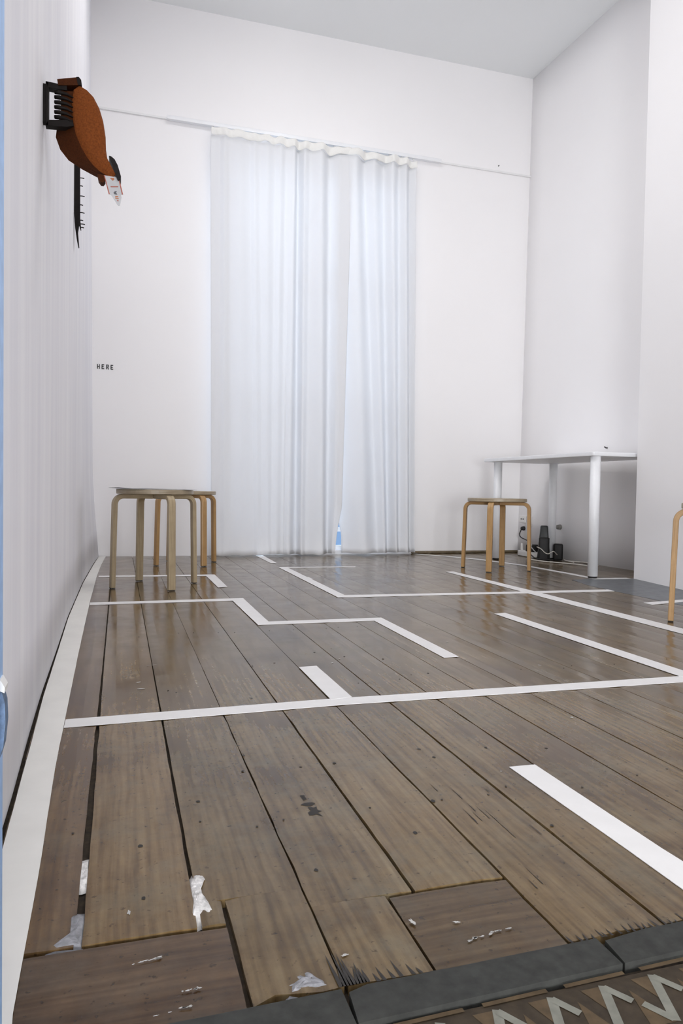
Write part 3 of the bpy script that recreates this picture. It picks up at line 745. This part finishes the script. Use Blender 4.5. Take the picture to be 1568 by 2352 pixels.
def back(p, f):
    zu = HC+(p.z-HC)/SC
    s = interp([(1.139, .004), (1.148, .012), (1.16, .026), (1.175, .041), (1.195, .046), (1.22, .044), (1.25, .034), (1.265, .020), (1.33, .018)], zu)
    return Vector((p.x-s*f, Y0+.034*f, p.z+.002*f))
def loop_mesh(levels, cap0=True, cap1=True):
    n = len(levels[0]); vs = [v-AL for L_ in levels for v in L_]
    fs = [(i*n+k, i*n+(k+1) % n, (i+1)*n+(k+1) % n, (i+1)*n+k) for i in range(len(levels)-1) for k in range(n)]
    if cap0: fs.append(tuple(range(n-1, -1, -1)))
    if cap1: fs.append(tuple((len(levels)-1)*n+k for k in range(n)))
    return vs, fs
cF = sum(F, Vector())/len(F)
dome = []
for s, dy in ((.35, -.010), (.7, -.0075), (.9, -.0035), (1.0, 0)):
    dome.append([Vector((cF.x+(p.x-cF.x)*s, Y0+dy, cF.z+(p.z-cF.z)*s)) for p in F])
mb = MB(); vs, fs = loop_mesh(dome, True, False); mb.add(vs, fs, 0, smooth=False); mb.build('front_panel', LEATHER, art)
mb = MB(); lv = [[back(p, f) for p in F] for f in (0, .06, .35, .65, .94, 1.0)]
lv[1] = [p+(p-cF-Vector((0, Y0, 0))+Vector((0, p.y, 0))*0)*0 for p in lv[1]]
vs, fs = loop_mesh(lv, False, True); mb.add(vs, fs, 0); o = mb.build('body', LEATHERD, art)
ln = []
def bx(name, M, x0, x1, y0, y1, z0, z1, bev=.002, par=art):
    (xa, za), (xb, zb_) = q((x0, z0)), q((x1, z1)); b = MB(); b.box(xa-AL.x, xb-AL.x, y0-AL.y, y1-AL.y, za-AL.z, zb_-AL.z, 0, bev); return b.build(name, M, par)
br = bx('bracket', BLACKM, -.1535, -.1475, Y0-.002, Y0+.018, 1.229, 1.319, .001)
for pg in (((-.1535, 1.319), (-.112, 1.317), (-.112, 1.307), (-.1475, 1.3075)), ((-.1535, 1.229), (-.112, 1.232), (-.098, 1.236), (-.100, 1.248), (-.1475, 1.2405))):
    b = MB(); b.prism([q(p) for p in pg], lambda x, z, y: (x-AL.x, y-AL.y, z-AL.z), (Y0-.002, Y0+.018)); b.build('arm', BLACKM, br)
# plate fixing the bracket to the wall
b = MB(); b.box(-.172-AL.x, q((-.1530, 0))[0]-AL.x, Y0+.0-AL.y, Y0+.016-AL.y, 1.272-AL.z, 1.355-AL.z); b.build('wall_plate', BLACKM, br)
bx('neck', LEATHERD, -.124, -.096, Y0+.002, Y0+.030, 1.244, 1.309, .002)
for k in range(6):
    zc = 1.302-.0102*k
    b = MB(); p0 = q((-.136, zc)); p1 = q((-.126, zc-.0005)); p2 = q((-.112, zc-.002)); p3 = q((-.099, zc-.0075))
    b.tube([(p[0]-AL.x, yy-AL.y, p[1]-AL.z) for p, yy in ((p0, Y0+.004), (p1, Y0+.001), (p2, Y0-.001), (p3, Y0-.001))], [.0040, .0046, .0030, .0012], 10); b.build('rib', BLACKM, art)
b = MB(); b.prism([q(p) for p in ((-.131, 1.326), (-.091, 1.337), (-.086, 1.334), (-.084, 1.322), (-.129, 1.314))], lambda x, z, y: (x-AL.x, y-AL.y, z-AL.z), (Y0-.004, Y0+.035)); b.build('cap', LEATHERD, art)
b = MB(); b.prism([q(p) for p in ((-.0935, 1.3365), (-.0885, 1.3375), (-.0835, 1.332), (-.082, 1.321), (-.090, 1.321))], lambda x, z, y: (x-AL.x, y-AL.y, z-AL.z), (Y0-.0055, Y0+.036)); b.build('cap_end', BLACKM, art)
cp = [q(p) for p in ((-.027, 1.182), (-.022, 1.1815), (-.015, 1.176), (-.009, 1.165), (-.002, 1.142), (-.0025, 1.136), (-.008, 1.1335), (-.0105, 1.137), (-.014, 1.150), (-.020, 1.164))]
b = MB(); b.prism(cp, lambda x, z, y: (x-AL.x, y-AL.y, z-AL.z), (Y0-.008, Y0+.030)); b.build('clasp', BLACKM, art)
kb = [q(p) for p in ((-.050, 1.143), (-.048, 1.133), (-.043, 1.1265), (-.038, 1.1265), (-.034, 1.132), (-.035, 1.143))]
b = MB(); b.prism(kb, lambda x, z, y: (x-AL.x, y-AL.y, z-AL.z), (Y0-.002, Y0+.02)); b.build('knob', LEATHERD, art)
lab = [q(p) for p in ((-.037, 1.142), (-.012, 1.141), (-.006, 1.140), (.0025, 1.1065), (-.0018, 1.1065), (-.0010, 1.099), (-.0035, 1.083), (-.0060, 1.0815), (-.0085, 1.0830), (-.0225, 1.1035), (-.0270, 1.1035))]
fn = lambda x, z, y: (x-AL.x, y-AL.y, z-AL.z)
b = MB(); b.prism(lab, fn, (Y0-.0022, Y0-.0008)); tg = b.build('tag_plate', TAGM, art)
tg['label'] = 'silver grey pointed tag with red edges'
def mark(name, M, pts):
    b = MB(); b.prism([q(p) for p in pts], fn, (Y0-.0027, Y0-.0020)); b.build(name, M, tg)
mark('edge_stripe', RED, ((-.037, 1.142), (-.0355, 1.142), (-.0247, 1.1035), (-.0270, 1.1035)))
mark('edge_stripe', RED, ((-.0078, 1.140), (-.006, 1.140), (.0025, 1.1065), (.0000, 1.1065)))
mark('print', RED, ((-.0235, 1.1205), (-.0075, 1.1225), (-.0078, 1.1205), (-.0230, 1.1185)))
mark('print', PRINT, ((-.0175, 1.1070), (-.0145, 1.1110), (-.0100, 1.1115), (-.0120, 1.1085), (-.0090, 1.1045), (-.0150, 1.1045)))
mark('print', ORANGE, ((-.0140, 1.1012), (-.0075, 1.1015), (-.0072, 1.0990), (-.0130, 1.0988)))
mark('print', ORANGE, ((-.0140, 1.0978), (-.0060, 1.0972), (-.0070, 1.0950), (-.0130, 1.0955)))
mark('print', RED, ((-.0105, 1.0925), (-.0065, 1.0935), (-.0075, 1.0895)))
mark('print', ORANGE, ((-.0245, 1.1375), (-.0170, 1.1390), (-.0155, 1.1355), (-.0190, 1.1325)))

# black strip with pegs on the left wall
Yh = 3.0
hr = empty('peg_rail', (-.170, Yh, 1.60)); HL = Vector(hr.location)
tag(hr, 'narrow black strip with small pegs on the left wall, below and behind the brown sculpture', 'peg rail')
b = MB()
b.prism([(-.176, 1.76), (-.1545, 1.76), (-.1525, 1.50), (-.1485, 1.462), (-.1510, 1.460), (-.1560, 1.478), (-.1600, 1.450), (-.1555, 1.394), (-.1585, 1.392), (-.1640, 1.420), (-.1705, 1.465), (-.176, 1.55)], lambda x, z, y: (x-HL.x, y-HL.y, z-HL.z), (Yh-.004, Yh+.016))
b.build('strip', BLACKM, hr)
for k, (z, L_) in enumerate(((1.712, .016), (1.655, .015), (1.625, .010), (1.587, .017), (1.553, .011), (1.524, .017), (1.495, .012), (1.481, .016), (1.468, .012))):
    b = MB(); x0 = -.1535 + (.003 if z < 1.49 else 0)
    b.tube([(x0-HL.x, -.001, z-HL.z), (x0+L_*.5-HL.x, -.001, z-HL.z+.0005), (x0+L_-HL.x, -.002, z-HL.z-.001)], .0019, 6); b.build('peg', BLACKM, hr)
